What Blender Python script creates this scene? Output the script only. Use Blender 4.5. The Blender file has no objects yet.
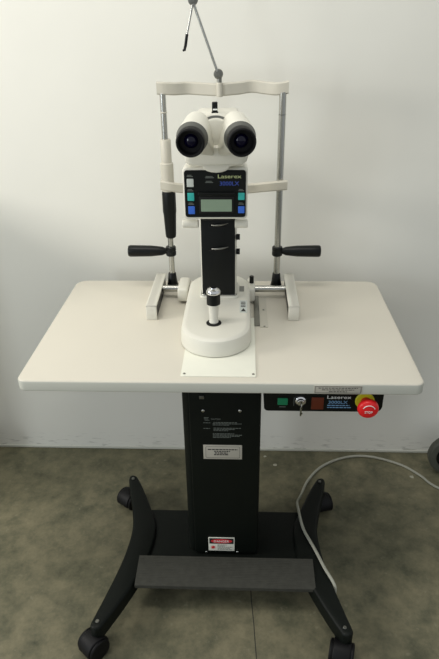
import bpy, bmesh, math, random
from mathutils import Vector, Matrix
random.seed(7)
PI = math.pi
scene = bpy.context.scene
COL = scene.collection

# ------------------------------------------------------------------ camera
cam = bpy.data.cameras.new('camera'); co = bpy.data.objects.new('camera', cam); COL.objects.link(co)
R = Vector((0.999213171, 0.037477264, -0.012980506)); U = Vector((-0.006327315, 0.473718334, 0.880653681)); F = Vector((-0.039153594, 0.879878625, -0.473582729))
co.matrix_world = Matrix(((R.x, U.x, -F.x, 0.05444), (R.y, U.y, -F.y, 0.0), (R.z, U.z, -F.z, 1.48976), (0, 0, 0, 1)))
cam.sensor_fit = 'VERTICAL'; cam.sensor_height = 36; cam.sensor_width = 36
cam.lens = 584.456 / 659 * 36
cam.clip_start = .02
scene.camera = co

# ------------------------------------------------------------------ light
w = bpy.data.worlds.new('world'); scene.world = w; w.use_nodes = True
bg = w.node_tree.nodes['Background']; bg.inputs[0].default_value = (.93, .97, 1, 1); bg.inputs[1].default_value = .52

def area(name, loc, target, sx, sy, power, color):
    l = bpy.data.lights.new(name, 'AREA'); l.shape = 'RECTANGLE'; l.size = sx; l.size_y = sy; l.energy = power; l.color = color
    o = bpy.data.objects.new(name, l); COL.objects.link(o); o.location = loc
    o.rotation_euler = (Vector(target) - Vector(loc)).to_track_quat('-Z', 'Y').to_euler()
    return o
area('ceiling_lamp_light', (-.35, .95, 2.75), (-.3, 1.25, 0), 1.4, .5, 17, (1, .96, .88))
area('left_window_daylight', (-2.5, .70, 1.72), (-.4, 1.7, 1.2), .7, .5, 33, (1, .955, .89))
area('doorway_daylight', (-3.2, -1.9, 1.4), (0, 1.8, .6), .7, 1.8, 38, (.88, .95, 1))

vs = scene.view_settings
vs.view_transform = 'Standard'; vs.look = 'None'; vs.gamma = 1; vs.use_curve_mapping = False
vs.exposure = 0.0

# ------------------------------------------------------------------ materials
def lin(c):
    return tuple(((v / 255) / 12.92 if v / 255 <= .04045 else ((v / 255 + .055) / 1.055) ** 2.4) for v in c) + (1,)

def mat(name, rgb, rough=.5, metal=0, var=.04, scale=30, bump=0, spec=.5, coat=0, bscale=None):
    m = bpy.data.materials.new(name); m.use_nodes = True
    nt = m.node_tree; b = nt.nodes['Principled BSDF']
    tc = nt.nodes.new('ShaderNodeTexCoord'); n = nt.nodes.new('ShaderNodeTexNoise'); n.inputs['Scale'].default_value = scale; n.inputs['Detail'].default_value = 5
    nt.links.new(tc.outputs['Object'], n.inputs['Vector'])
    r = nt.nodes.new('ShaderNodeValToRGB'); c = lin(rgb)
    r.color_ramp.elements[0].position = .3; r.color_ramp.elements[1].position = .7
    r.color_ramp.elements[0].color = tuple(max(0, v * (1 - var)) for v in c[:3]) + (1,)
    r.color_ramp.elements[1].color = tuple(min(1, v * (1 + var)) for v in c[:3]) + (1,)
    nt.links.new(n.outputs['Fac'], r.inputs['Fac']); nt.links.new(r.outputs['Color'], b.inputs['Base Color'])
    b.inputs['Roughness'].default_value = rough; b.inputs['Metallic'].default_value = metal
    b.inputs['Specular IOR Level'].default_value = spec; b.inputs['Coat Weight'].default_value = coat
    if bump:
        n2 = nt.nodes.new('ShaderNodeTexNoise'); n2.inputs['Scale'].default_value = bscale or scale * 8
        nt.links.new(tc.outputs['Object'], n2.inputs['Vector'])
        bp = nt.nodes.new('ShaderNodeBump'); bp.inputs['Strength'].default_value = bump; bp.inputs['Distance'].default_value = .001
        nt.links.new(n2.outputs['Fac'], bp.inputs['Height']); nt.links.new(bp.outputs['Normal'], b.inputs['Normal'])
    return m

M = dict(
    cream=mat('cream_enamel', (216, 214, 202), .38, var=.015, scale=12, spec=.4),
    bar=mat('warm_grey_enamel', (196, 192, 178), .42, var=.015, scale=12, spec=.4),
    top=mat('tabletop_laminate', (209, 204, 190), .42, var=.012, scale=5, spec=.35, bump=.05, bscale=400),
    edge=mat('tabletop_edge_band', (196, 197, 186), .5, var=.02, scale=8),
    white=mat('white_plate', (228, 228, 214), .4, var=.01),
    black=mat('black_plastic', (11, 14, 13), .38, var=.15, spec=.25),
    paint=mat('black_paint', (10, 15, 11), .5, var=.1, scale=20, bump=.12, bscale=500, spec=.2),
    rubber=mat('black_rubber', (15, 15, 15), .6, var=.15, spec=.3),
    cup=mat('soft_black_rubber', (9, 9, 10), .55, var=.1, spec=.25),
    foot=mat('dark_grey_ribbed_rubber', (62, 62, 56), .75, var=.12, scale=60, bump=.4, bscale=600, spec=.2),
    steel=mat('brushed_steel', (178, 178, 172), .26, 1, var=.02, scale=10),
    chrome=mat('chrome', (225, 225, 225), .1, 1, var=.02),
    zinc=mat('grey_metal', (130, 130, 124), .4, 1, var=.08),
    grey=mat('grey_plastic', (120, 120, 114), .5),
    silver=mat('silver_label', (188, 184, 172), .45, .2, var=.03),
    ink=mat('black_ink', (30, 30, 30), .6, var=0),
    pale=mat('pale_print', (110, 116, 110), .6, var=0),
    yprint=mat('pale_yellow_print', (196, 206, 150), .5, var=0),
    bprint=mat('blue_print', (58, 84, 178), .5, var=0),
    lprint=mat('light_blue_print', (120, 165, 205), .5, var=0),
    wprint=mat('white_print', (225, 228, 225), .5, var=0),
    bgrey=mat('light_grey_key', (196, 202, 196), .45, var=.03),
    teal=mat('teal_key', (52, 176, 168), .4, var=.03),
    blue=mat('blue_key', (52, 104, 205), .4, var=.03),
    lcd=mat('green_grey_display', (138, 158, 136), .15, var=.03, spec=.8),
    lens=mat('coated_lens', (8, 6, 34), .06, var=.1, spec=.35),
    ring=mat('dark_grey_ring', (84, 85, 80), .5),
    green=mat('green_switch', (20, 120, 80), .3, var=.05),
    orange=mat('dull_orange_lamp', (96, 38, 18), .35, var=.15),
    red=mat('red_plastic', (222, 30, 34), .35, var=.03),
    redp=mat('red_print', (205, 45, 50), .5, var=.02),
    yellow=mat('yellow_plastic', (205, 205, 40), .45, var=.05),
    cable=mat('grey_cable', (162, 162, 148), .5, var=.05),
    tyre=mat('grey_tyre', (70, 72, 64), .6, var=.1),
    chip=mat('pale_paint_chip', (170, 168, 150), .7, var=.1),
)

def ribbed():
    m = M['foot']; nt = m.node_tree; b = nt.nodes['Principled BSDF']
    tc = nt.nodes.new('ShaderNodeTexCoord'); wv = nt.nodes.new('ShaderNodeTexWave'); wv.bands_direction = 'Y'; wv.inputs['Scale'].default_value = 60
    nt.links.new(tc.outputs['Object'], wv.inputs['Vector'])
    bp = nt.nodes.new('ShaderNodeBump'); bp.inputs['Strength'].default_value = .35; bp.inputs['Distance'].default_value = .002
    nt.links.new(wv.outputs['Fac'], bp.inputs['Height']); nt.links.new(bp.outputs['Normal'], b.inputs['Normal'])
ribbed()

def wall_mat():
    m = bpy.data.materials.new('painted_wall'); m.use_nodes = True; nt = m.node_tree; L = nt.links; b = nt.nodes['Principled BSDF']
    tc = nt.nodes.new('ShaderNodeTexCoord'); sp = nt.nodes.new('ShaderNodeSeparateXYZ'); L.new(tc.outputs['Object'], sp.inputs[0])
    n = nt.nodes.new('ShaderNodeTexNoise'); n.inputs['Scale'].default_value = 3; n.inputs['Detail'].default_value = 4; L.new(tc.outputs['Object'], n.inputs['Vector'])
    r = nt.nodes.new('ShaderNodeValToRGB'); r.color_ramp.elements[0].color = lin((224, 223, 214)); r.color_ramp.elements[1].color = lin((232, 231, 222)); L.new(n.outputs['Fac'], r.inputs['Fac'])
    # scuffs: sparse streaks confined to the lowest 12 cm
    mp = nt.nodes.new('ShaderNodeMapping'); mp.inputs['Scale'].default_value = (9, 9, 40); L.new(tc.outputs['Object'], mp.inputs['Vector'])
    n2 = nt.nodes.new('ShaderNodeTexNoise'); n2.inputs['Scale'].default_value = 2.2; n2.inputs['Detail'].default_value = 6; L.new(mp.outputs[0], n2.inputs['Vector'])
    r2 = nt.nodes.new('ShaderNodeValToRGB'); r2.color_ramp.elements[0].position = .56; r2.color_ramp.elements[1].position = .66
    r2.color_ramp.elements[0].color = (0, 0, 0, 1); r2.color_ramp.elements[1].color = (1, 1, 1, 1); L.new(n2.outputs['Fac'], r2.inputs['Fac'])
    mr = nt.nodes.new('ShaderNodeMapRange'); mr.inputs['From Min'].default_value = .04; mr.inputs['From Max'].default_value = .14; mr.inputs['To Min'].default_value = .55; mr.inputs['To Max'].default_value = 0
    L.new(sp.outputs['Z'], mr.inputs['Value'])
    mu = nt.nodes.new('ShaderNodeMath'); mu.operation = 'MULTIPLY'; L.new(r2.outputs['Color'], mu.inputs[0]); L.new(mr.outputs[0], mu.inputs[1])
    mx = nt.nodes.new('ShaderNodeMix'); mx.data_type = 'RGBA'; L.new(mu.outputs[0], mx.inputs['Factor']); L.new(r.outputs['Color'], mx.inputs['A']); mx.inputs['B'].default_value = lin((120, 120, 108))
    L.new(mx.outputs['Result'], b.inputs['Base Color']); b.inputs['Roughness'].default_value = .6; b.inputs['Specular IOR Level'].default_value = .3
    n3 = nt.nodes.new('ShaderNodeTexNoise'); n3.inputs['Scale'].default_value = 7; n3.inputs['Detail'].default_value = 3; L.new(tc.outputs['Object'], n3.inputs['Vector'])
    bp = nt.nodes.new('ShaderNodeBump'); bp.inputs['Strength'].default_value = .12; bp.inputs['Distance'].default_value = .01; L.new(n3.outputs['Fac'], bp.inputs['Height']); L.new(bp.outputs[0], b.inputs['Normal'])
    return m
M['wall'] = wall_mat()

def floor_mat():
    m = bpy.data.materials.new('dark_concrete'); m.use_nodes = True; nt = m.node_tree; L = nt.links; b = nt.nodes['Principled BSDF']
    tc = nt.nodes.new('ShaderNodeTexCoord')
    n = nt.nodes.new('ShaderNodeTexNoise'); n.inputs['Scale'].default_value = 13; n.inputs['Detail'].default_value = 10; n.inputs['Roughness'].default_value = .72; L.new(tc.outputs['Object'], n.inputs['Vector'])
    r = nt.nodes.new('ShaderNodeValToRGB'); e = r.color_ramp.elements
    e[0].position = .28; e[0].color = lin((76, 79, 63)); e[1].position = .74; e[1].color = lin((146, 138, 111)); L.new(n.outputs['Fac'], r.inputs['Fac'])
    n2 = nt.nodes.new('ShaderNodeTexNoise'); n2.inputs['Scale'].default_value = 55; n2.inputs['Detail'].default_value = 5; L.new(tc.outputs['Object'], n2.inputs['Vector'])
    r2 = nt.nodes.new('ShaderNodeValToRGB'); r2.color_ramp.elements[0].position = .64; r2.color_ramp.elements[1].position = .74; L.new(n2.outputs['Fac'], r2.inputs['Fac'])
    mh = nt.nodes.new('ShaderNodeMath'); mh.operation = 'MULTIPLY'; mh.inputs[1].default_value = .3; L.new(r2.outputs['Color'], mh.inputs[0])
    mx = nt.nodes.new('ShaderNodeMix'); mx.data_type = 'RGBA'; L.new(mh.outputs[0], mx.inputs['Factor']); L.new(r.outputs['Color'], mx.inputs['A']); mx.inputs['B'].default_value = lin((160, 155, 132))
    n3 = nt.nodes.new('ShaderNodeTexNoise'); n3.inputs['Scale'].default_value = 1.7; n3.inputs['Detail'].default_value = 3; L.new(tc.outputs['Object'], n3.inputs['Vector'])
    r3 = nt.nodes.new('ShaderNodeValToRGB'); r3.color_ramp.elements[0].position = .35; r3.color_ramp.elements[0].color = (.66, .68, .66, 1); r3.color_ramp.elements[1].position = .65; L.new(n3.outputs['Fac'], r3.inputs['Fac'])
    m2 = nt.nodes.new('ShaderNodeMix'); m2.data_type = 'RGBA'; m2.blend_type = 'MULTIPLY'; m2.inputs['Factor'].default_value = 1; L.new(mx.outputs['Result'], m2.inputs['A']); L.new(r3.outputs['Color'], m2.inputs['B'])
    L.new(m2.outputs['Result'], b.inputs['Base Color']); b.inputs['Roughness'].default_value = .55; b.inputs['Specular IOR Level'].default_value = .3
    bp = nt.nodes.new('ShaderNodeBump'); bp.inputs['Strength'].default_value = .25; bp.inputs['Distance'].default_value = .004; L.new(n.outputs['Fac'], bp.inputs['Height']); L.new(bp.outputs[0], b.inputs['Normal'])
    return m
M['floor'] = floor_mat()

# ------------------------------------------------------------------ mesh helpers
def world_loc(o):
    v = Vector((0, 0, 0))
    while o is not None:
        v += o.location; o = o.parent
    return v

class MB:
    """collects shapes in world coordinates; build() links ONE mesh object with its origin at its base"""
    def __init__(s): s.bm = bmesh.new()
    def _bev(s, verts, bevel, seg=3, edges=None):
        if bevel:
            es = edges or list({e for v in verts for e in v.link_edges})
            bmesh.ops.bevel(s.bm, geom=es, offset=bevel, segments=seg, profile=.5, affect='EDGES', clamp_overlap=True)
    def box(s, a, b, bevel=0, seg=3):
        c = [(x + y) / 2 for x, y in zip(a, b)]; d = [abs(y - x) for x, y in zip(a, b)]
        g = bmesh.ops.create_cube(s.bm, size=1, matrix=Matrix.Translation(c) @ Matrix.Diagonal((*d, 1)))
        s._bev(g['verts'], bevel, seg); return s
    def lathe(s, base, axis, prof, n=32):
        """prof: [(distance along axis, radius)]"""
        ax = Vector(axis).normalized(); q = ax.to_track_quat('Z', 'Y'); base = Vector(base); rings = []
        for t, r in prof:
            rings.append([s.bm.verts.new(base + q @ Vector((r * math.cos(2 * PI * k / n), r * math.sin(2 * PI * k / n), t))) for k in range(n)])
        for a, b in zip(rings, rings[1:]):
            for k in range(n): s.bm.faces.new((a[k], a[(k + 1) % n], b[(k + 1) % n], b[k]))
        s.bm.faces.new(rings[0][::-1]); s.bm.faces.new(rings[-1]); return s
    def cyl(s, p0, p1, r, r1=None, n=24, ch=None):
        p0 = Vector(p0); p1 = Vector(p1); L = (p1 - p0).length; r1 = r if r1 is None else r1
        ch = min(r, r1) * .12 if ch is None else ch
        return s.lathe(p0, p1 - p0, [(0, r - ch), (ch, r), (L - ch, r1), (L, r1 - ch)], n)
    def loft(s, rings, cap=True):
        rs = [[s.bm.verts.new(p) for p in r] for r in rings]; n = len(rs[0])
        for a, b in zip(rs, rs[1:]):
            for k in range(n): s.bm.faces.new((a[k], a[(k + 1) % n], b[(k + 1) % n], b[k]))
        if cap: s.bm.faces.new(rs[0][::-1]); s.bm.faces.new(rs[-1])
        return s
    def prism(s, pts, p0, ax, bevel=0, seg=3):
        """pts: outline of 3D points, extruded by vector ax (bevel along both rims)"""
        ax = Vector(ax); L = ax.length; n = ax.normalized(); P = [Vector(p) + Vector(p0) for p in pts]
        if bevel:
            c = sum(P, Vector()) / len(P); rings = []
            N = len(P)
            def inset(d):
                out = []
                for i in range(N):
                    a = (P[i] - P[i - 1]).normalized(); b = (P[(i + 1) % N] - P[i]).normalized()
                    na = a.cross(n); nb = b.cross(n); m = (na + nb)
                    if m.length < 1e-6: m = na
                    m.normalize()
                    if sgn < 0: m = -m
                    out.append(P[i] - m * d)
                return out
            sgn = 1
            area_ = sum(((P[i] - c).cross(P[(i + 1) % N] - c)).dot(n) for i in range(N)); sgn = 1 if area_ > 0 else -1
            for k in range(seg + 1):
                a = PI / 2 * k / seg
                rings.append([q + n * (bevel * (1 - math.sin(a))) for q in inset(bevel * (1 - math.cos(PI / 2 - a)) if False else bevel * (1 - math.sin(a)))] if False else [q + n * bevel * (1 - math.cos(a)) * 1.0 for q in inset(bevel * (1 - math.sin(a)))])
            top = [[q + n * (L - bevel * (1 - math.cos(a))) for q in inset(bevel * (1 - math.sin(a)))] for a in [PI / 2 * k / seg for k in range(seg + 1)]][::-1]
            s.loft(rings + top)
        else:
            s.loft([P, [p + ax for p in P]])
        return s
    def tube(s, path, r, n=10):
        path = [Vector(p) for p in path]; rings = []
        up = Vector((0, 0, 1))
        for i, p in enumerate(path):
            t = (path[min(i + 1, len(path) - 1)] - path[max(i - 1, 0)]).normalized()
            if i == 0:
                a = t.cross(up) if abs(t.z) < .95 else t.cross(Vector((1, 0, 0))); a.normalize()
            else:
                a = (a - t * a.dot(t)).normalized()
            b = t.cross(a); rr = r[i] if isinstance(r, (list, tuple)) else r
            rings.append([p + a * rr * math.cos(2 * PI * k / n) + b * rr * math.sin(2 * PI * k / n) for k in range(n)])
        return s.loft(rings)
    def _soft(s, w):
        s.bm.normal_update(); bmesh.ops.dissolve_limit(s.bm, angle_limit=.02, verts=s.bm.verts, edges=s.bm.edges)
        bmesh.ops.bevel(s.bm, geom=list(s.bm.edges), offset=w, segments=3, profile=.5, affect='EDGES', clamp_overlap=True); return s
    def hull(s, pts, bevel=0):
        vs = [s.bm.verts.new(p) for p in pts]
        g = bmesh.ops.convex_hull(s.bm, input=vs)
        bmesh.ops.delete(s.bm, geom=[v for v in g['geom_interior'] if isinstance(v, bmesh.types.BMVert)], context='VERTS')
        return s
    def text(s, body, o, right, up, width, height, depth=.0004):
        cu = bpy.data.curves.new('t', 'FONT'); cu.body = body; cu.extrude = .01; cu.align_x = 'LEFT'; cu.resolution_u = 3
        ob = bpy.data.objects.new('t', cu); COL.objects.link(ob)
        dg = bpy.context.evaluated_depsgraph_get(); me = bpy.data.meshes.new_from_object(ob.evaluated_get(dg))
        xs = [v.co.x for v in me.vertices]; ys = [v.co.y for v in me.vertices]
        x0, x1, y0, y1 = min(xs), max(xs), min(ys), max(ys); right = Vector(right); up = Vector(up); nn = right.cross(up)
        k0 = len(s.bm.verts); s.bm.from_mesh(me); s.bm.verts.ensure_lookup_table()
        for v in s.bm.verts[k0:]:
            x, y, z = v.co
            v.co = Vector(o) + right * ((x - x0) / (x1 - x0) * width) + up * ((y - y0) / (y1 - y0) * height) + nn * (depth if z > 0 else 0)
        bpy.data.objects.remove(ob); bpy.data.curves.remove(cu); bpy.data.meshes.remove(me); return s
    def build(s, name, m, parent=None, smooth=True, label=None, angle=32):
        bm = s.bm; bmesh.ops.recalc_face_normals(bm, faces=bm.faces)
        if smooth:
            for f in bm.faces: f.smooth = True
            for e in bm.edges:
                if len(e.link_faces) != 2 or e.calc_face_angle(0) > math.radians(angle): e.smooth = False
        xs = [v.co.x for v in bm.verts]; ys = [v.co.y for v in bm.verts]; zs = [v.co.z for v in bm.verts]
        c = Vector(((min(xs) + max(xs)) / 2, (min(ys) + max(ys)) / 2, min(zs)))
        bmesh.ops.translate(bm, vec=-c, verts=bm.verts)
        me = bpy.data.meshes.new(name); bm.to_mesh(me); bm.free(); me.materials.append(M[m] if isinstance(m, str) else m)
        o = bpy.data.objects.new(name, me); COL.objects.link(o); o.parent = parent
        o.location = c - (world_loc(parent) if parent else Vector())
        if label: o['label'] = label
        return o

def tag(o, label=None, cat=None, group=None, kind=None):
    for k, v in (('label', label), ('category', cat), ('group', group), ('kind', kind)):
        if v: o[k] = v
    return o
def thing(name, loc, label, cat, group=None):
    o = bpy.data.objects.new(name, None); COL.objects.link(o); o.location = loc; o.empty_display_size = .05
    return tag(o, label, cat, group)

X, Y, Z = Vector((1, 0, 0)), Vector((0, 1, 0)), Vector((0, 0, 1))
def rrect(x0, x1, z0, z1, r, y, n=5, radii=None):
    """rounded rectangle outline in the XZ plane at depth y; radii = (bl, br, tr, tl)"""
    rr = radii or (r, r, r, r); out = []
    for (cx, cz, a0, q) in ((x0, z0, PI, rr[0]), (x1, z0, 1.5 * PI, rr[1]), (x1, z1, 0, rr[2]), (x0, z1, .5 * PI, rr[3])):
        sx = 1 if cx == x0 else -1; sz = 1 if cz == z0 else -1
        if q <= 0: out.append((cx, y, cz)); continue
        for k in range(n + 1):
            a = a0 + PI / 2 * k / n; out.append((cx + sx * q + q * math.cos(a), y, cz + sz * q + q * math.sin(a)))
    return out
def rrect_xy(x0, x1, y0, y1, r, z, n=6, radii=None):
    return [(a, c, z) for a, _, c in rrect(x0, x1, y0, y1, r, 0, n, radii)]
def catmull(P, k=8):
    P = [Vector(p) for p in P]; out = []
    for i in range(len(P) - 1):
        p0, p1, p2, p3 = P[max(i - 1, 0)], P[i], P[i + 1], P[min(i + 2, len(P) - 1)]
        for j in range(k):
            t = j / k; out.append(.5 * ((2 * p1) + (p2 - p0) * t + (2 * p0 - 5 * p1 + 4 * p2 - p3) * t * t + (3 * p1 - p0 - 3 * p2 + p3) * t ** 3))
    return out + [P[-1]]

# ------------------------------------------------------------------ setting
WY = 1.7818
tag(MB().box((-3.2, -3.5, -.05), (3.2, WY, 0)).build('floor', 'floor', smooth=False), kind='structure')
tag(MB().box((-3.2, WY, -.05), (3.2, WY + .1, 3.0)).build('wall_back', 'wall', smooth=False), kind='structure')
tag(MB().box((-1.17, 1.35, 0), (-1.07, WY, 1.11), .003).build('added_shade_panel', 'wall'), kind='structure')  # low panel added out of view to cast shade on the back wall's lower left
tag(MB().box((-1.07, WY - .004, 0), (3.2, WY, .011), .002).build('baseboard_back', 'edge'), kind='structure')

# ------------------------------------------------------------------ instrument table
tbl = thing('instrument_table', (0, 1.30, 0), 'white topped ophthalmic instrument table on a black pedestal with castors', 'table')
TZ = .76
MB().prism(rrect_xy(-.464, .464, 1.1025, 1.6785, .022, 0, radii=(.02, .02, .035, .035)), (0, 0, .7305), (0, 0, TZ - .7305), bevel=.0045, seg=4).build('tabletop', 'top', tbl)
tt = tbl.children[0].data; tt.materials.append(M['edge'])
for p_ in tt.polygons:
    if abs(p_.normal.z) < .3: p_.material_index = 1
sub = MB().box((-.405, 1.135, .713), (.405, 1.62, .7305), .002); sub.build('support_frame', 'paint', tbl)
# edge label
el = MB().box((.2165, 1.1012, .7345), (.3235, 1.1035, .7555), .0003).build('front_label', 'silver', tbl, label='silver text label on the front edge')
mb = MB()
for x0, x1, z0, z1 in ((.2185, .3215, .7362, .7370), (.2185, .3215, .7532, .7540), (.2185, .2193, .7362, .7540), (.3207, .3215, .7362, .7540)):
    mb.box((x0, 1.1008, z0), (x1, 1.1013, z1))
for z, a, b in ((.7495, .226, .314), (.7448, .234, .306), (.7400, .250, .290)):
    x = a
    while x < b:
        wd = random.uniform(.004, .009); mb.box((x, 1.1008, z - .0008), (min(x + wd, b), 1.1013, z + .0008)); x += wd + .0018
mb.build('lettering', 'ink', el, smooth=False)
# pedestal
col = MB().prism(rrect_xy(-.099, .104, 1.210, 1.43, .022, 0), (0, 0, .088), (0, 0, .713 - .088)).build('pedestal', 'paint', tbl)
cov = MB().prism(rrect(-.079, .101, .094, .700, .012, 0), (0, 1.200, 0), (0, .012, 0), bevel=.003).build('front_cover', 'paint', tbl, label='flat black front cover of the pedestal with screws and labels')
for x, z in ((-.0437, .6098), (.0497, .6105), (-.0470, .1010), (.0445, .1035)):
    MB().lathe((x, 1.2005, z), (0, -1, 0), [(0, .0042), (.001, .0042), (.0022, .0028), (.0025, .0005)], 16).build('screw', 'steel', cov)
MB().box((-.052, 1.1965, .648), (-.040, 1.202, .657), .001).build('latch', 'zinc', tbl)
# printed white text on cover (illegible fine print kept as fine strokes)
mb = MB(); yy = 1.1996
mb.text('CAUTION', (-.024, yy, .583), X, Z, .024, .0045)
for (x, z, wd) in ((-.042, .589, .012), (-.042, .585, .010), (-.040, .581, .012)): mb.box((x, yy - .0004, z), (x + wd, yy, z + .0014))
for z, a, b in ((.5725, -.044, -.026), (.5545, -.044, -.027), (.574, -.018, .042), (.570, -.020, .054), (.566, -.020, .022), (.556, -.018, .052), (.552, -.018, .036), (.548, -.018, .020),
                (.538, -.020, .035), (.534, -.020, .055), (.530, -.020, .050), (.526, -.020, .026)):
    x = a
    while x < b:
        wd = random.uniform(.003, .009); mb.box((x, yy - .0004, z), (min(x + wd, b), yy, z + .0017)); x += wd + .0015
mb.build('printed_text', 'pale', cov, smooth=False)
pl = MB().box((-.0460, 1.1985, .455), (.0555, 1.2005, .502), .0005).build('rating_label', 'silver', cov, label='silver rectangular label with rounded border and black text')
PLW = world_loc(pl)
mb = MB(); o = rrect(-.0400, .050, .4595, .4975, .004, 0); i_ = rrect(-.0392, .0492, .4603, .4967, .0034, 0)
y = 1.1982
N = len(o)
va = [mb.bm.verts.new((p[0], y, p[2])) for p in o]; vb = [mb.bm.verts.new((p[0], y, p[2])) for p in i_]
for k in range(N): mb.bm.faces.new((va[k], va[(k + 1) % N], vb[(k + 1) % N], vb[k]))
for z, a, b in ((.486, -.034, .044), (.480, -.018, .024), (.4745, -.016, .018), (.469, -.018, .020)):
    x = a
    while x < b:
        wd = random.uniform(.004, .009); mb.box((x, y - .0001, z), (min(x + wd, b), y + .0002, z + .0032)); x += wd + .0018
pb = mb.build('label_print', 'ink', tbl, smooth=False)
dl = MB().box((-.0400, 1.1985, .1095), (.0355, 1.2005, .163), .0005).build('danger_label', 'white', cov, label='white laser danger label with red oval')
y = 1.1982
MB().box((-.0375, y - .0001, .1385), (.033, y + .0003, .1605)).build('label_band', 'ink', tbl, smooth=False)
mb = MB(); mb.prism([(-.0022 + .0310 * math.cos(2 * PI * k / 32), 0, .1495 + .0082 * math.sin(2 * PI * k / 32)) for k in range(32)], (0, y - .0006, 0), (0, .0004, 0))
star = []
for k in range(20):
    r = .0085 if k % 2 == 0 else .0035; star.append((-.0268 + r * math.cos(2 * PI * k / 20), 0, .1240 + r * math.sin(2 * PI * k / 20)))
mb.prism(star, (0, y - .0003, 0), (0, .0004, 0)); mb.build('label_red_print', 'redp', tbl, smooth=False)
MB().text('DANGER', (-.0240, y - .0007, .1455), X, Z, .0435, .0078).build('label_lettering', 'wprint', tbl, smooth=False)
mb = MB()
for z, a, b in ((.1330, -.014, .014), (.1285, -.014, .008), (.1240, -.014, .029), (.1195, -.014, .022), (.1150, -.014, .028)):
    x = a
    while x < b:
        wd = random.uniform(.003, .007); mb.box((x, y - .0003, z), (min(x + wd, b), y + .0001, z + .002)); x += wd + .0013
mb.build('label_fine_print', 'grey', tbl, smooth=False)

# base
MB().prism(rrect_xy(-.262, .268, 1.176, 1.372, .004, 0), (0, 0, .050), (0, 0, .043), bevel=.003).build('base_plate', 'paint', tbl)
# foot rest: sloping ribbed board with a lip
mb = MB(); pr = [(1.174, .112), (1.086, .103), (1.0815, .100), (1.0815, .089), (1.086, .086), (1.174, .086)]
mb.prism([(0, a, b) for a, b in pr], (-.240, 0, 0), (.500, 0, 0)); mb.build('foot_rest', 'foot', tbl, label='ribbed dark grey foot rest')
def leg(side):
    P = [((-.3190, 1.522), .016, .098), ((-.3165, 1.512), .030, .098), ((-.297, 1.460), .044, .099), ((-.2670, 1.375), .058, .100), ((-.2440, 1.29), .074, .101), ((-.2480, 1.20), .074, .102), ((-.2660, 1.12), .064, .103), ((-.2920, 1.04), .050, .102), ((-.3160, .976), .036, .101), ((-.3225, .958), .030, .101), ((-.3250, .950), .016, .100)]
    if side > 0: P = [((-a[0] + .006, a[1]), b, c) for a, b, c in P]
    ctr = catmull([(a[0], a[1], 0) for a, b, c in P], 5); wd = catmull([(b, c, 0) for a, b, c in P], 5); rings = []
    for i, p in enumerate(ctr):
        t = (ctr[min(i + 1, len(ctr) - 1)] - ctr[max(i - 1, 0)]).normalized(); s = t.cross(Z)
        h = wd[i].x / 2; z1 = wd[i].y; z0 = z1 - .048 + .004 * math.sin(i * PI / len(ctr)); c = .008
        rings.append([p + s * u + Z * v for u, v in ((-h, z0), (h, z0), (h, z1 - c), (h - c * .3, z1 - c * .3), (h - c, z1), (-h + c, z1), (-h + c * .3, z1 - c * .3), (-h, z1 - c))])
    o = MB().loft(rings).build('leg', 'paint', tbl, angle=50)
    return o
for s in (-1, 1):
    lo = leg(s)
    for xx_, yy_ in ((.315, 1.504), (.3190, .970)):
        MB().cyl((s * xx_ + (.003 if s > 0 else 0), yy_, .095), (s * xx_ + (.003 if s > 0 else 0), yy_, .1025), .005, n=16).build('bolt_cap', 'zinc', lo)
def caster(x, y, ang):
    """twin-wheel castor; ang = heading in which the wheels trail"""
    f = Vector((math.cos(ang), math.sin(ang), 0)); a = Vector((-f.y, f.x, 0)); stem = Vector((x, y, 0)); c = stem + f * .020 + Z * .031
    mb = MB()
    prof = [(math.cos(t) * .038, math.sin(t) * .038) for t in [PI * k / 14 - .1 for k in range(15)]]
    prof = [(u * .9, v * .9) for u, v in prof] + [(-.030, -.008), (.030, -.010)]
    mb.prism([f * u + Z * v for u, v in prof], c - a * .023, a * .046, bevel=.004)
    mb.cyl(stem + Z * .060, stem + Z * .078, .010)
    h = mb.build('caster', 'cup', tbl)
    MB().cyl(stem + Z * .070, stem + Z * .092, .0055).build('stem', 'steel', h)
    for s in (-1, 1):
        MB().lathe(c + a * s * .0215, a * s, [(0, .027), (.001, .0300), (.006, .031), (.009, .029), (.010, .024), (.0094, .012), (.010, .010), (.010, .0005)], 28).build('wheel', 'cup', h)
caster(-.3200, .968, math.radians(230)); caster(.3210, .966, math.radians(255))
caster(-.3190, 1.497, math.radians(235)); caster(.3180, 1.495, math.radians(-72))

# control box under the table
cb = MB().prism(rrect(.107, .3855, .656, .7135, .01, 0, radii=(.010, .016, .001, .001)), (0, 1.140, 0), (0, .11, 0), bevel=.002).build('control_box', 'black', tbl, label='black switch box below the table edge')
yb = 1.1402
MB().prism(rrect(.1385, .1625, .6755, .6945, .002, 0), (0, yb - .003, 0), (0, .004, 0), bevel=.001).build('power_button', 'green', cb, label='green rectangular power switch')
MB().lathe((.1925, yb, .687), (0, -1, 0), [(0, .0125), (.003, .0125), (.004, .011), (.005, .009), (.010, .0085), (.011, .0075)], 24).build('key_switch', 'chrome', cb)
mb = MB(); mb.lathe((.1925, yb - .018, .6865), X, [(-.0013, .008), (-.0009, .0086), (.0009, .0086), (.0013, .008)], 20)
mb.box((.1915, yb - .017, .684), (.1935, yb - .008, .690)); mb.box((.1905, yb - .0195, .656), (.1945, yb - .0175, .680), .0004); mb.box((.1905, yb - .0195, .661), (.1965, yb - .0175, .665))
mb.build('key', 'steel', cb)
mb = MB(); mb.box((.218, yb - .0015, .663), (.247, yb + .001, .697), .0006); mb.build('warning_lamp', 'orange', cb)
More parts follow.
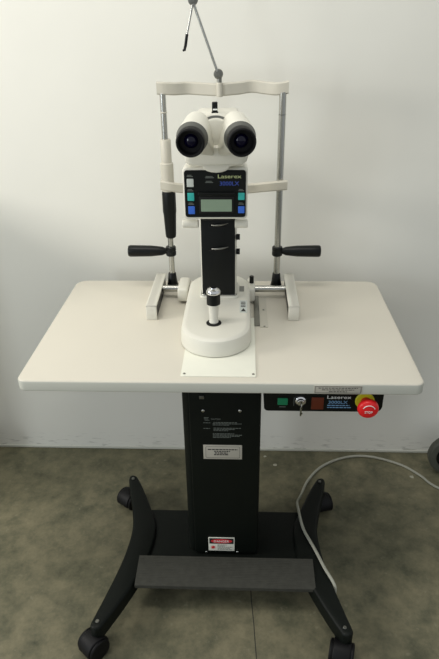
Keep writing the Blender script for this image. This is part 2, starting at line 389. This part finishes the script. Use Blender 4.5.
mb = MB(); mb.text('Laserex', (.2545, yb - .0001, .6935), X, Z, .056, .0088); mb.build('brand_lettering', 'wprint', cb, smooth=False)
mb = MB(); mb.text('3000LX', (.258, yb - .0001, .6795), X, Z, .045, .0082)
for z, a, b in ((.6735, .256, .308), (.6675, .256, .312)):
    x = a
    while x < b:
        wd = random.uniform(.004, .009); mb.box((x, yb - .0005, z), (min(x + wd, b), yb - .0001, z + .0022)); x += wd + .0016
mb.build('model_lettering', 'lprint', cb, smooth=False)
mb = MB(); mb.box((.143, yb - .0005, .668), (.158, yb - .0001, .6695)); mb.box((.1765, yb - .0005, .672), (.1775, yb - .0001, .694)); mb.box((.1765, yb - .0005, .694), (.184, yb - .0001, .695)); mb.build('switch_marking', 'pale', cb, smooth=False)
ex, ez = .3440, .6895
MB().lathe((ex - .002, yb, ez), (0, -1, 0), [(0, .0225), (.003, .0225), (.004, .021), (.004, .012)], 36).build('stop_ring', 'yellow', cb, label='yellow collar behind the stop button')
MB().lathe((ex, yb - .003, ez), (0, -1, 0), [(0, .012), (.014, .012), (.018, .0170), (.022, .0222), (.026, .0243), (.032, .0240), (.036, .0215), (.0385, .016), (.040, .008), (.0402, .0005)], 40).build('stop_button', 'red', cb, label='red mushroom emergency stop button')
mb = MB(); mb.text('STOP', (ex - .0095, yb - .0434, ez - .0055), X, Z, .018, .0060, .0008)
arc = lambda a0, a1: [(ex + .0145 * math.cos(a0 + (a1 - a0) * k / 10), yb - .0422, ez + .0145 * math.sin(a0 + (a1 - a0) * k / 10)) for k in range(11)]
mb.tube(arc(.4, 2.7), .0009, 6)
mb.build('stop_lettering', 'wprint', cb)

# ------------------------------------------------------------------ slide plate + metal rail
sp = MB().prism(rrect_xy(-.087, .0865, 1.1260, 1.42, .003, 0), (0, 0, TZ), (0, 0, .0022), bevel=.0006)
sp = sp.build('slide_plate', 'white'); tag(sp, 'thin white plate screwed to tabletop under the microscope base', 'plate')
for x in (-.079, .080): MB().lathe((x, 1.136, TZ + .0022), Z, [(0, .0032), (.0008, .003), (.0011, .0005)], 12).build('screw', 'zinc', sp)
rl = thing('guide_rail', (.105, 1.45, TZ), 'grey metal guide strip lying on the tabletop right of the microscope base', 'rail')
MB().box((.0860, 1.375, TZ), (.1010, 1.56, TZ + .003), .0006).build('slotted_strip', 'zinc', rl)
MB().box((.1010, 1.368, TZ), (.122, 1.56, TZ + .0015), .0004).build('plastic_strip', 'bar', rl)
for yy_ in (1.372, 1.47): MB().lathe((.113, yy_, TZ + .0015), Z, [(0, .003), (.001, .003), (.0014, .001)], 12).build('screw', 'zinc', rl)

# ------------------------------------------------------------------ slide covers
def cover(s, label):
    xo = s * .2065; xi = s * .1775
    t = thing('rail_cover', ((xo + xi) / 2, 1.53, TZ), label, 'rail cover', 'rail covers on the tabletop')
    a, b = sorted((xo, s * .1835))
    MB().box((a, 1.407, TZ), (b, 1.635, TZ + .043), .003).box((min(xi, xo), 1.407, TZ + .037), (max(xi, xo), 1.635, TZ + .043), .002).box((min(xi, xo), 1.407, TZ), (max(xi, xo), 1.413, TZ + .043), .002).build('housing', 'cream', t)
    a, b = sorted((s * .1837, s * .1800))
    mb = MB().box((a, 1.414, TZ + .001), (b, 1.63, TZ + .036))
    for k in range(26): mb.box((min(a, b), 1.418 + k * .008, TZ + .004), (max(a, b) + 0, 1.421 + k * .008, TZ + .010))
    mb.build('toothed_rack', 'black', t)
cover(-1, 'cream rail cover standing on the tabletop at the left end of the steel shaft')
cover(1, 'cream rail cover standing on the tabletop at the right end of the steel shaft')

# ------------------------------------------------------------------ slit lamp microscope
CX = -.0120
sl = thing('slit_lamp_microscope', (CX, 1.42, TZ), 'cream binocular slit lamp microscope with black column and joystick on tabletop', 'microscope')
def stadium(r, y0, y1, z, n=20, cx=CX):
    return [Vector((cx + r * math.cos(PI + PI * k / n), y0 + r * math.sin(PI + PI * k / n), z)) for k in range(n + 1)] + [Vector((cx + r * math.cos(PI * k / n), y1 + r * math.sin(PI * k / n), z)) for k in range(n + 1)]
y0, y1 = 1.294, 1.540
rings = [stadium(.0870, y0, y1, .7635), stadium(.0885, y0, y1, .7655), stadium(.0875, y0, y1, .797), stadium(.085, y0, y1, .8045), stadium(.0795, y0, y1, .8085), stadium(.073, y0, y1, .8100), stadium(.03, y0 + .02, y1 - .02, .8105)]
MB().loft(rings).build('base', 'cream', sl)
MB().loft([stadium(.084, y0, y1, .7624), stadium(.084, y0, y1, .7640)]).build('base_gasket', 'black', sl)
# side bosses + shaft
sh = MB().cyl((-.1795, 1.5515, .790), (.1795, 1.5515, .790), .0098).build('cross_shaft', 'steel', sl)
for a, b in ((-.1315, -.100), (.068, .0895)):
    MB().box((a, 1.508, .7665), (b, 1.596, .808), .007).build('shaft_housing', 'cream', sl)
MB().cyl((.0800, 1.553, .806), (.0800, 1.553, .829), .0062).build('lock_knob', 'black', sl)
# column
cc = -.0095
MB().prism(rrect_xy(cc - .0475, cc + .0475, 1.447, 1.530, .008, 0), (0, 0, .809), (0, 0, .325)).build('column', 'cream', sl)
mb = MB(); mb.prism(rrect(cc - .0445, cc + .0435, .818, 1.10, .006, 0, radii=(.008, .008, 0, 0)), (0, 1.4415, 0), (0, .008, 0), bevel=.0015); cf = mb.build('column_cover', 'black', sl, label='black front cover of the upright column')
for z in (1.0195, .9560):
    mb = MB(); pts = [(cc + u, 1.4405 - .006 * (1 - ((u - .004) / .022) ** 2), z + .0025 * ((u - .004) / .02)) for u in [-.018 + .004 * k for k in range(12)]]
    mb.tube(pts, [.0006 + .0022 * math.sin(PI * k / 11) for k in range(12)], 8); mb.build('finger_catch', 'zinc', cf)
    MB().box((cc - .025, 1.4395, z - .0075), (cc + .025, 1.4418, z - .0055), .0004).build('cover_groove', 'rubber', cf)
# collar at the column's foot
MB().prism(rrect_xy(cc - .054, cc + .054, 1.438, 1.538, .016, 0), (0, 0, .8085), (0, 0, .010), bevel=.004).build('column_collar', 'cream', sl)
MB().prism(rrect_xy(cc - .0495, cc + .0495, 1.4385, 1.533, .012, 0), (0, 0, .8180), (0, 0, .004), bevel=.001).build('column_trim', 'steel', sl)
for z in (.982, .942): MB().cyl((cc + .046, 1.452, z), (cc + .0560, 1.452, z), .0078).build('adjusting_knob', 'black', sl)
# pivot rollers under the panel
for a, b in ((-.096, -.056), (.034, .066)): MB().cyl((a, 1.403, 1.0335), (b, 1.403, 1.0335), .0105, ch=.002).build('pivot_roller', 'cream', sl)
MB().box((-.050, 1.405, 1.040), (.033, 1.447, 1.075), .004).build('pivot_block', 'black', sl)
# joystick
jx, jy = -.0172, 1.298
MB().lathe((jx, jy - .002, .8095), Z, [(0, .0190), (.0022, .0190), (.0026, .0170), (.0026, .0005)], 32).build('joystick_boot', 'rubber', sl)
js = MB().lathe((jx, jy, .808), (0, .03, 1), [(0, .0090), (.006, .0120), (.012, .0105), (.018, .0110), (.053, .0135), (.055, .0135)], 28).build('joystick', 'cream', sl)
MB().lathe((jx, jy + .0017, .862), (0, .03, 1), [(0, .0145), (.001, .0170), (.029, .0170), (.030, .015)], 28).build('joystick_grip', 'black', js)
MB().lathe((jx, jy + .0026, .891), (0, .03, 1), [(0, .0172), (.002, .0178), (.006, .0172), (.010, .0150), (.0125, .0105), (.0135, .009), (.0150, .0085), (.0160, .004), (.0161, .0005)], 32).build('joystick_cap', 'chrome', js)
# base stickers
st = MB().prism(rrect_xy(.047, .0665, 1.356, 1.428, .002, 0), (0, 0, .8095), (0, 0, .0012)).build('sticker', 'bgrey', sl, smooth=False, label='pale sticker with a black triangle')
mb = MB(); mb.prism([(.050, 1.362, 0), (.0635, 1.362, 0), (.0568, 1.380, 0)], (0, 0, .8105), (0, 0, .0006))
for k in range(4): mb.box((.050, 1.388 + k * .009, .8105), (.062, 1.392 + k * .009, .8111))
mb.build('sticker_print', 'ink', st, smooth=False)
MB().box((.0455, 1.488, .8095), (.0585, 1.522, .8112)).build('sticker', 'grey', sl, smooth=False, label='small grey sticker beside the column')

# control panel
px0, px1, pz0, pz1 = -.0875, .0645, 1.0575, 1.181
pn = MB().prism(rrect(px0, px1, pz0, pz1, .010, 0), (0, 1.362, 0), (0, .055, 0), bevel=.004).build('control_panel', 'cream', sl, label='cream panel with black face, keys and small display')
yf = 1.3615
MB().prism(rrect(px0 + .004, px1 - .004, pz0 + .006, pz1 - .006, .007, 0), (0, yf - .0015, 0), (0, .002, 0)).build('panel_face', 'black', pn)
yk = yf - .0015
for nm, x0, x1, z0, z1, m in (('key_pad', -.0775, -.0615, 1.1365, 1.1555, 'bgrey'), ('key_pad', -.0770, -.0612, 1.1035, 1.1225, 'teal'), ('key_pad', -.0762, -.0605, 1.0715, 1.0905, 'blue'), ('key_pad', .0425, .0575, 1.1055, 1.1225, 'teal'), ('key_pad', .0425, .0575, 1.0735, 1.0905, 'blue')):
    MB().prism(rrect(x0, x1, z0, z1, .0015, 0), (0, yk - .0018, 0), (0, .002, 0), bevel=.0006).build(nm, m, pn, label={'bgrey': 'light grey square key', 'teal': 'teal square key', 'blue': 'blue square key'}[m])
MB().prism(rrect(-.050, .033, 1.0735, 1.1150, .003, 0), (0, yk - .0030, 0), (0, .0035, 0), bevel=.001).build('display_bezel', 'rubber', pn)
MB().prism(rrect(-.0455, .0275, 1.0785, 1.1075, .0015, 0), (0, yk - .0040, 0), (0, .0015, 0)).build('display', 'lcd', pn, label='green grey liquid crystal display')
MB().prism(rrect(-.052, .036, 1.1170, 1.1250, .003, 0), (0, yk - .007, 0), (0, .008, 0), bevel=.002).build('display_hood', 'black', pn)
MB().text('Laserex', (-.0045, yk - .0001, 1.1565), X, Z, .054, .0085).build('brand_lettering', 'yprint', pn, smooth=False)
MB().text('3000LX', (-.0005, yk - .0001, 1.1395), X, Z, .045, .0095).build('model_lettering', 'bprint', pn, smooth=False)
for x, z, wd in ((-.077, 1.1600, .014), (-.077, 1.1265, .014), (-.076, 1.0945, .014), (.043, 1.1265, .013), (.043, 1.0945, .013), (-.034, 1.157, .020), (-.034, 1.146, .018)):
    mb = MB().box((x, yk - .0004, z), (x + wd, yk, z + .0014)).box((x + .001, yk - .0004, z + .003), (x + wd - .003, yk, z + .0042))
    mb.build('caption_print', 'pale', pn, smooth=False)

# binocular head
hd = MB()
def circ(c, ax, r, n=28):
    q = Vector(ax).to_track_quat('Z', 'Y'); return [Vector(c) + q @ Vector((r * math.cos(2 * PI * k / n), r * math.sin(2 * PI * k / n), 0)) for k in range(n)]
EY = {-1: Vector((-.0537, 1.215, 1.2622)), 1: Vector((.0513, 1.215, 1.2626))}
hub = Vector((-.0055, 1.36, 1.245))
# rear body: rounded block with tongue reaching down over the panel
out = []
for k in range(25):
    a = PI * k / 24; out.append((-.006 + .050 * math.cos(a), 0, 1.258 + .045 * math.sin(a)))
out += [(-.070, 0, 1.225), (-.078, 0, 1.200), (-.068, 0, 1.1925), (-.038, 0, 1.1885)]
for k in range(1, 8):
    a = PI + PI * k / 8; out.append((-.007 + .031 * math.cos(a), 0, 1.189 + .0145 * math.sin(a)))
out += [(.024, 0, 1.1885), (.052, 0, 1.1925), (.062, 0, 1.200), (.056, 0, 1.225)]
hd.prism(out, (0, 1.332, 0), (0, .055, 0), bevel=.005)
# squared back plate and arch
hd.box((-.052, 1.375, 1.19), (.042, 1.45, 1.299), .006)
head = hd.build('microscope_head', 'cream', sl)
# inner arch cap with silver rim
MB().lathe((-.006, 1.332, 1.2540), (0, -1, 0), [(0, .040), (.006, .040), (.010, .0385), (.012, .035), (.013, .0005)], 48).build('arch_cap', 'cream', head)
MB().lathe((-.006, 1.3345, 1.2555), (0, -1, 0), [(0, .0435), (.0025, .0435), (.003, .042), (.003, .02)], 48).build('arch_rim', 'zinc', head)
for x in (-.0315, .0175): MB().lathe((x, 1.3165, 1.2015), (0, -1, 0), [(0, .0028), (.001, .0026), (.0012, .0005)], 12).build('screw', 'ink', head)
# eyepiece tubes
for s in (-1, 1):
    e = EY[s]; rear = Vector((-.006 + s * .0415, 1.340, 1.2790)); ax = (e - rear).normalized()
    f0 = e - ax * .034
    # prism housing: from front circle back to a wide rounded rear, reaching in to the centre crease
    pts = circ(f0, ax, .0325) + circ(rear, ax, .0285) + circ(f0 - ax * .020, ax, .0325)
    pts += [Vector((-.006 + s * .002, 1.325, 1.214)), Vector((-.006 + s * .002, 1.316, 1.226))]
    hb = MB().hull(pts).build('prism_housing', 'cream', head, angle=40)
    low = [Vector((-.006 + q * u, yv, zv)) for q in (-1, 1) for u, yv, zv in ((.060, 1.316, 1.196), (.068, 1.322, 1.203), (.0725, 1.326, 1.216), (.070, 1.310, 1.236), (.050, 1.304, 1.238), (.068, 1.350, 1.203), (.0725, 1.350, 1.216), (.068, 1.350, 1.240))]
    if s < 0: MB().hull(low)._soft(.007).build('housing_shoulder', 'cream', head)
    MB().lathe(f0 - ax * .001, ax, [(0, .0335), (.004, .0318), (.012, .0300), (.014, .0292)], 40).build('focus_ring', 'ring', hb, label='grey ring of the eyepiece')
    ep = MB().lathe(f0 + ax * .012, ax, [(0, .0285), (.004, .0298), (.018, .0300), (.0215, .0292), (.023, .0270), (.0225, .0245), (.019, .0240), (.008, .0235), (.007, .0130)], 48).build('eyepiece', 'cup', hb, label='black rubber eyepiece cup')
    MB().lathe(f0 + ax * .0185, ax, [(0, .0150), (.0020, .0142), (.0050, .0110), (.0072, .0070), (.0082, .0030), (.0084, .0005)], 36).build('lens', 'lens', ep)
# top knob
kx = -.0085
mb = MB(); mb.cyl((kx, 1.345, 1.272), (kx, 1.345, 1.292), .003); k_ = mb
k_.box((kx - .0072, 1.338, 1.2885), (kx + .0072, 1.352, 1.3055), .002); k_.box((kx - .0060, 1.339, 1.3055), (kx + .0060, 1.351, 1.325), .002)
kb = k_.build('tilt_knob', 'black', head)
MB().box((kx - .004, 1.3372, 1.3085), (kx + .006, 1.340, 1.3115), .0004).build('knob_marking', 'wprint', kb, smooth=False)

# ------------------------------------------------------------------ chin rest frame
fr = thing('chin_rest_frame', (0, 1.61, TZ), 'tall steel patient frame with forehead bar and black handles behind the microscope', 'chin rest')
FY = 1.61
def ribbon(name, top, h, t, mat_, parent, n=6, label=None):
    """vertical band following a path of its top edge; h height, t thickness"""
    P = catmull(top, n); rings = []
    for i, p in enumerate(P):
        tt = (P[min(i + 1, len(P) - 1)] - P[max(i - 1, 0)]); tt.z = 0; tt.normalize(); s = tt.cross(Z); c = t * .25; hh = h
        rings.append([p + s * u - Z * v for u, v in ((-t / 2 + c, 0), (t / 2 - c, 0), (t / 2, c), (t / 2, hh - c), (t / 2 - c, hh), (-t / 2 + c, hh), (-t / 2, hh - c), (-t / 2, c))])
    return MB().loft(rings).build(name, mat_, parent, label=label)
ribbon('forehead_bar', [(-.1690, FY, 1.3425), (-.150, FY - .001, 1.3415), (-.125, FY + .006, 1.3395), (-.090, FY + .020, 1.3395), (-.045, FY + .012, 1.3375), (-.006, FY + .004, 1.3370), (.04, FY + .014, 1.339), (.075, FY + .024, 1.342), (.11, FY + .015, 1.339), (.140, FY + .002, 1.3375), (.1690, FY - .001, 1.3420)], .031, .013, 'bar', fr)
MB().cyl((-.008, FY - .004, 1.305), (-.008, FY - .004, 1.3385), .0085).build('bar_boss', 'bar', fr)
for s in (-1, 1):
    if s < 0:
        po = MB().cyl((-.1555, FY, .775), (-.1555, FY, 1.315), .0080, n=28).build('post', 'steel', fr)
        MB().cyl((-.1555, FY, 1.2655), (-.1555, FY, 1.2695), .0092, n=28).build('post_ring', 'bar', po)
    else:
        po = MB().cyl((.1545, FY, .775), (.1545, FY, 1.315), .0092, n=28).build('post', 'steel', fr)
        MB().cyl((.1545, FY, 1.2585), (.1545, FY, 1.2615), .0096, n=28).build('post_ring', 'ink', po)
# left sleeve and height grip
MB().lathe((-.1545, FY, 1.060), Z, [(0, .0165), (.002, .0178), (.076, .0178), (.078, .0165), (.079, .0142), (.137, .0142), (.140, .0125)], 32).build('height_sleeve', 'bar', fr)
MB().lathe((-.1535, FY, .925), Z, [(0, .0115), (.003, .0145), (.012, .0155), (.070, .0180), (.078, .0192), (.128, .0192), (.136, .0180), (.139, .012)], 32).build('height_grip', 'black', fr, label='long black tapered grip around the left post')
# chin bars
ribbon('chin_bar', [(-.1720, FY - .012, 1.0935), (-.148, FY - .014, 1.0895), (-.120, FY - .006, 1.083), (-.085, FY + .004, 1.081), (-.04, FY, 1.080), (-.006, FY - .004, 1.078), (.04, FY, 1.078), (.075, FY + .004, 1.079), (.11, FY - .004, 1.0845), (.140, FY - .013, 1.0895), (.1740, FY - .013, 1.0925)], .026, .014, 'bar', fr)
MB().prism(rrect_xy(-.055, .043, FY - .035, FY + .030, .02, 0), (0, 0, 1.078), (0, 0, .014), bevel=.004).build('chin_cup', 'white', fr)
# side handles
for s, xp in ((-1, -.1560), (1, .1540)):
    zz = .8835
    c = MB().lathe((xp, FY, zz - .013), Z, [(0, .0135), (.002, .0150), (.011, .0152), (.0125, .0142), (.0145, .0142), (.016, .0152), (.025, .0150), (.027, .0135)], 28).build('handle_clamp', 'black', fr)
    MB().lathe((xp + s * .013, FY, zz), (s, 0, 0), [(0, .008), (.004, .009), (.012, .0125), (.045, .0160), (.095, .0170), (.107, .0170), (.1115, .0155), (.113, .010), (.113, .0005)], 32).build('hand_grip', 'black', c)
    MB().lathe((xp, FY, .7735), Z, [(0, .0165), (.004, .0165), (.018, .0135), (.040, .0115), (.042, .010)], 24).build('post_foot', 'black', fr)
# fixation lamp arm
lamp_y = FY + .002
fx = MB().cyl((-.0085, lamp_y, 1.337), (-.0085, lamp_y, 1.350), .0065).build('fixation_arm', 'zinc', fr, label='jointed grey fixation target arm on the forehead bar')
MB().lathe((-.0105, lamp_y + .007, 1.3585), (0, -1, 0), [(0, .0105), (.002, .0120), (.012, .0120), (.014, .0105), (.0145, .006), (.016, .0055), (.016, .0005)], 28).build('pivot_joint', 'zinc', fx)
MB().tube([(-.013, lamp_y - .006, 1.365), (-.068, lamp_y - .006, 1.515)], .0034, 12).build('long_rod', 'steel', fx)
MB().lathe((-.0695, lamp_y + .003, 1.5230), (0, -1, 0), [(0, .0105), (.002, .0120), (.010, .0120), (.012, .0105), (.0125, .006), (.014, .0055), (.014, .0005)], 28).build('pivot_joint', 'zinc', fx)
MB().tube([(-.0700, lamp_y - .012, 1.513), (-.0860, lamp_y - .012, 1.449)], .0026, 12).build('short_rod', 'steel', fx)
MB().tube([(-.0858, lamp_y - .012, 1.450), (-.0900, lamp_y - .013, 1.426), (-.0930, lamp_y - .018, 1.415), (-.0965, lamp_y - .02, 1.414)], [.0036, .0036, .0034, .0026], 12).build('target_tip', 'black', fx)

# ------------------------------------------------------------------ cable
cp = [(1.20, 1.30, .0048), (.95, 1.44, .0048), (.7533, 1.5835, .0048), (.7039, 1.6487, .0048), (.644, 1.7060, .0048), (.5402, 1.7480, .0048), (.4451, 1.7401, .0048), (.3533, 1.6885, .0048), (.2948, 1.6132, .0048),
      (.2600, 1.520, .020), (.2400, 1.440, .070), (.2350, 1.375, .1055), (.2440, 1.290, .1075), (.2704, 1.2131, .1080), (.2900, 1.1502, .1085), (.3040, 1.115, .1080), (.3130, 1.098, .100), (.3150, 1.090, .085), (.3110, 1.086, .060), (.295, 1.083, .044), (.265, 1.083, .040)]
tag(MB().tube(catmull(cp, 8), .0044, 10).build('power_cable', 'cable'), 'grey power cable looping over the floor and the right leg of the table', 'cable')

# ------------------------------------------------------------------ equipment wheels at the picture's edges
def trolley_wheel(x, y, label):
    t = thing('trolley_wheel', (x, y, 0), label, 'wheel')
    r = .083
    MB().lathe((x, y + .018, r), (0, -1, 0), [(0, .060), (.002, r - .004), (.008, r), (.028, r), (.034, r - .004), (.036, .060), (.030, .055), (.030, .0005)], 44).build('tyre', 'tyre', t)
    MB().lathe((x, y - .010, r), (0, -1, 0), [(0, .056), (.006, .056), (.010, .050), (.010, .018), (.016, .016), (.016, .0005)], 36).build('hub', 'black', t)
trolley_wheel(.812, 1.675, 'dark wheel on the floor cut off by the right picture edge')
trolley_wheel(-.948, 1.66, 'dark wheel on the floor barely showing at the left picture edge')

# loose paint chips on the floor and marks on the wall
for i, (x, y, s_, lab) in enumerate(((.1437, 1.745, .006, 'pale paint chip on the floor by the wall just right of the pedestal'), (.1799, 1.6974, .008, 'pale paint chip on the floor behind the table, farther from the wall than its neighbour'), (.6748, 1.6442, .009, 'pale paint chip on the floor below the cable near the right picture edge'))):
    pts = [(x + s_ * random.uniform(.6, 1.1) * math.cos(a), y + s_ * random.uniform(.6, 1) * math.sin(a), 0) for a in [2 * PI * k / 7 for k in range(7)]]
    tag(MB().prism(pts, (0, 0, 0), (0, 0, .0015)).build('paint_chip', 'chip', smooth=False), lab, 'paint chip', 'paint chips on the floor')
# control joint in the slab
mb = MB(); P = [(.0800, 1.30), (.0825, 1.20), (.0850, 1.12), (.0915, 1.04), (.0945, .98), (.1000, .90), (.103, .7)]
for a, b in zip(P, P[1:]): mb.hull([(a[0] - .0013, a[1], .0002), (a[0] + .0013, a[1], .0002), (b[0] - .0013, b[1], .0002), (b[0] + .0013, b[1], .0002), (a[0], a[1], .0006), (b[0], b[1], .0006)])
tag(mb.build('trim_1', mat('dark_joint', (48, 48, 40), .8), smooth=False), kind='structure')
